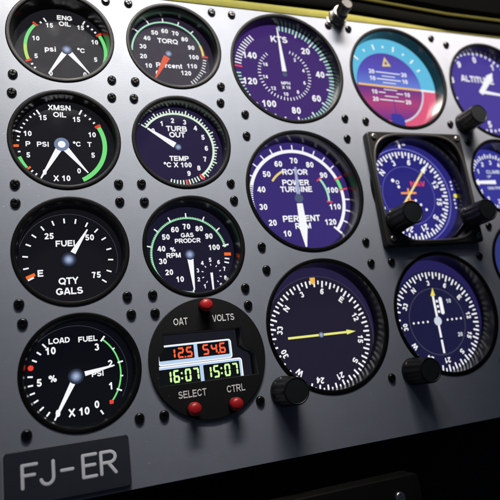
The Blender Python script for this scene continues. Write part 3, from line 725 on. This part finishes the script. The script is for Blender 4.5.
b = MB(); b.poly([(hx-19.2, hy-.8), (hx-14.5, hy+2), (hx-14.5, hy+.5), (hx+1, hy+.9), (hx+1, hy-2.1), (hx-14.5, hy-1.9), (hx-14.5, hy-3.2)], ZD-.3); b.build('needle', M['white'], t)

# last sliver of a dial, right edge
t, d = gauge('edge_gauge', 'sliver of a blue dial at the right edge below the CLIMB dial', 202.0, -35.5, 0, 0, 0, (48, 56, 118))
arcs(d, -2, 0, [(215, 262, 17, 24.4)], 'pale_arc', screen('lit_pale_blue', (196, 206, 230), .97))
ticks(d, -2, 0, [(a, 20.5, 23.5, 1) for a in frange(268, 340, 9)])

# ================================================================== PANEL
ptop = [(-200, 140), (300, 139.5)]
outer = [(-200, -132.6), (305, -131.6), (305, 139.2), (120, 140.2), (-200, 140.2)]
pn = plate('instrument_panel', outer, [circle(R-.25 if R != 29 else 29, x, y) for x, y, R in HOLES], 0, 3.2, M['panel'], None, bevel=.25)
pn['label'] = 'grey painted metal instrument panel carrying rows of round black-rimmed gauges'; pn['category'] = 'panel'

# registration plate
t = thing('nameplate', 'dark engraved plate reading FJ-ER at the lower left of the panel', 'sign', -100, -118.3)
pl = plate('plate', rrect(-27.6, -11.8, 27.4, 11.6, 2.0), [], -1.7, -.02, M['plate'], t, bevel=.35)
b = MB(); b.box(-28.4, -11.8, -1.5, -27.75, 10.6, -.05); b.build('plate_edge', M['plateedge'], t)
def stroke(b, pts, w=.72, z=-1.72):
    # a shallow half-round stroke with round ends
    n = 10; P = [Vector((x, y)) for x, y in pts]
    secs = []
    def frame(i):
        a = P[max(0, i-1)]; c = P[min(len(P)-1, i+1)]; tt = (c-a).normalized(); return Vector((-tt.y, tt.x)), tt
    nn, tt = frame(0)
    ext = [(P[0]-tt*w*math.cos(k*PI/8), math.sin(k*PI/8), nn) for k in range(0, 4)]
    body = [(P[i], 1.0, frame(i)[0]) for i in range(len(P))]
    nn2, tt2 = frame(len(P)-1)
    ext2 = [(P[-1]+tt2*w*math.sin(k*PI/8), math.cos(k*PI/8), nn2) for k in range(1, 5)]
    for p, s, nv in ext+body+ext2:
        s = max(s, .02)
        secs.append([(p.x+nv.x*w*s*math.cos(a), p.y+nv.y*w*s*math.cos(a), z-.07*s*math.sin(a)) for a in [PI*k/6 for k in range(7)]])
    b.sweep(secs, False)
def arcpts(cx, cy, rx, ry, a0, a1, n=14): return [(cx+rx*math.sin(math.radians(a0+(a1-a0)*i/n)), cy+ry*math.cos(math.radians(a0+(a1-a0)*i/n))) for i in range(n+1)]
b = MB()
O = (100, 118.3)
def st(*pts): stroke(b, [(x+O[0], y+O[1]) for x, y in pts])
st((-120, -113.2), (-120, -122.8)); st((-120, -113.2), (-114, -113.2)); st((-120, -117.6), (-115, -117.6))
st((-106.9, -113.2), (-106.9, -119.6), *arcpts(-109.6, -119.7, 2.7, 3.0, 95, 255))
st((-103.4, -118.0), (-98.6, -118.0))
st((-94, -113.2), (-94, -122.8)); st((-94, -113.2), (-88.2, -113.2)); st((-94, -117.8), (-88.8, -117.8)); st((-94, -122.8), (-88.3, -122.8))
st((-85.9, -113.2), (-85.9, -122.8)); st((-85.9, -113.2), (-82, -113.2), *arcpts(-82, -115.6, 2.6, 2.4, 10, 170), (-82, -118), (-85.9, -118)); st((-82.6, -118.2), (-79.4, -122.8))
b.build('engraved_lettering', M['platecut'], pl, smooth=True)

# push button on the top edge
t = thing('push_button', 'black push button in a threaded steel collar at the top edge of the panel', 'button', 86.8, 141)
b = MB()
b.lathe([(6.6, -.05), (6.6, -2.2), (6.2, -2.6), (4.9, -2.6)], n=6); b.build('hex_nut', M['steel'], t)
b = MB(); b.lathe([(7.6, 0), (7.6, -.6), (6.7, -.7)], n=40); b.build('washer', M['steel'], t, smooth=True)
b = MB(); pr = []
for k in range(8): pr += [(5.3, -2.4-k*.6), (4.95, -2.7-k*.6)]
pr += [(5.1, -7.4), (4.2, -7.6)]; b.lathe(pr, n=36); b.build('threaded_collar', M['steel'], t)
b = MB(); b.lathe([(4.1, -6.5), (4.1, -15.2), (3.9, -15.9), (3.4, -16.2)], n=36); c = b.build('button', M['knob'], t, smooth=True)
b = MB(); b.lathe([(3.4, -16.2), (3.1, -15.9), (0, -15.85)], n=36); b.build('button_cap', paint('button_grey', (.07, .068, .064), .4), c, smooth=True)

# glareshield
t = thing('glareshield', 'black glareshield with yellow trim above the instrument panel', 'glareshield', 50, 140)
xs = [-200+10*i for i in range(53)]
def top(x): return 0 if x < 100 else -.00006*(x-100)**2
b = MB(); b.sweep([[(x-50, .32, -.02), (x-50, .4, -.4), (x-50, 1.4, -.75), (x-50, 3.5, -.95), (x-50, 6, -.75), (x-50, 7.1, -.1), (x-50, 7.1, 3), (x-50, .32, 3)] for x in xs]); b.build('yellow_trim', M['yellow'], t, smooth=True)
def lipz(x): return 6.3 if x < 90 else 6.3-4.5*min(1, (x-90)/90)
b = MB(); b.sweep([[(x-50, lipz(x)+5.0-5.0*math.cos(a), -1.2-2.2*math.sin(a)) for a in [PI*k/8 for k in range(9)]]+[(x-50, lipz(x)+10, 3), (x-50, lipz(x), 3)] for x in xs]); b.build('rubber_lip', M['rubber'], t, smooth=True)
b = MB(); b.sweep([[(x-50, lipz(x)+10.8+1.7*math.sin(a), -3.2+1.7*math.cos(a)) for a in [2*PI*k/10 for k in range(10)]] for x in xs]); b.build('olive_bead', M['olive'], t, smooth=True)
b = MB(); b.sweep([[(x-50, lipz(x)+11.3, 3), (x-50, lipz(x)+11.4, -3.6), (x-50, lipz(x)+15, -7), (x-50, 40, -12), (x-50, 70, -12), (x-50, 70, 20), (x-50, 12, 20)] for x in xs]); b.build('hood', M['hood'], t)

# lower console
t = thing('lower_console', 'dark console plate below the panel with one bright screw', 'console', 0, -152)
pl = plate('console_plate', rrect(-200, -120, 81.6, 1.3, 3.5), [], -6, 6, M['console'], t, bevel=.8)
screw(t, 67.2, -9.2, -6, screw_mesh('screw_bright_large', paint('bright_steel', (.62, .61, .6), .25, metal=1), 3.2, 1.7))
# void behind everything
b = MB(); b.rect(-420, -420, 620, 420, 75)
o = b.build('background', M['void']); o['kind'] = 'structure'

# ------------------------------------------------------------------ light
def area(name, loc, target, sx, sy, power, col, spread=180):
    l = bpy.data.lights.new(name, 'AREA'); l.shape = 'RECTANGLE'; l.size = sx*S; l.size_y = sy*S; l.energy = power; l.color = col; l.spread = math.radians(spread)
    o = bpy.data.objects.new(name, l); C.objects.link(o); o.location = V(*loc)
    dvec = V(*target)-V(*loc); o.rotation_euler = dvec.to_track_quat('-Z', 'Y').to_euler()
    return o
area('strip_lamp', (-35, 335, -200), (-35, 92, 0), 230, 46, 43, (1.0, .95, .88), 45)
area('strip_lamp', (185, 335, -200), (185, 135, 0), 210, 46, 45, (1.0, .885, .775), 37)
area('overhead_lamp', (-240, 560, -430), (20, -60, 0), 130, 130, 62, (.88, .94, 1.0))
area('ceiling_light', (-10, 470, -520), (-20, 80, 0), 420, 230, 29, (1.0, .97, .96))
w = bpy.data.worlds.new('World'); bpy.context.scene.world = w; w.use_nodes = True
w.node_tree.nodes['Background'].inputs[0].default_value = (.55, .72, 1.0, 1); w.node_tree.nodes['Background'].inputs[1].default_value = .03

# ------------------------------------------------------------------ camera
cam = bpy.data.cameras.new('camera'); co = bpy.data.objects.new('camera', cam); C.objects.link(co)
right = Vector((.93772349, -.32331341, -.12705548)); up = Vector((.04553575, -.24819263, .96763987)); fwd = Vector((.34438518, .9131642, .21801374))
co.matrix_world = Matrix(((right.x, up.x, -fwd.x, -103.57057*S), (right.y, up.y, -fwd.y, -280.87616*S), (right.z, up.z, -fwd.z, -85.53143*S), (0, 0, 0, 1)))
cam.sensor_width = 36; cam.lens = 36*542.981/500; cam.clip_start = .05; cam.clip_end = 200
cam.dof.use_dof = True; cam.dof.focus_distance = 292*S; cam.dof.aperture_fstop = .82
bpy.context.scene.camera = co
sc = bpy.context.scene
sc.view_settings.view_transform = 'Standard'; sc.view_settings.look = 'None'; sc.view_settings.exposure = 0; sc.view_settings.gamma = 1
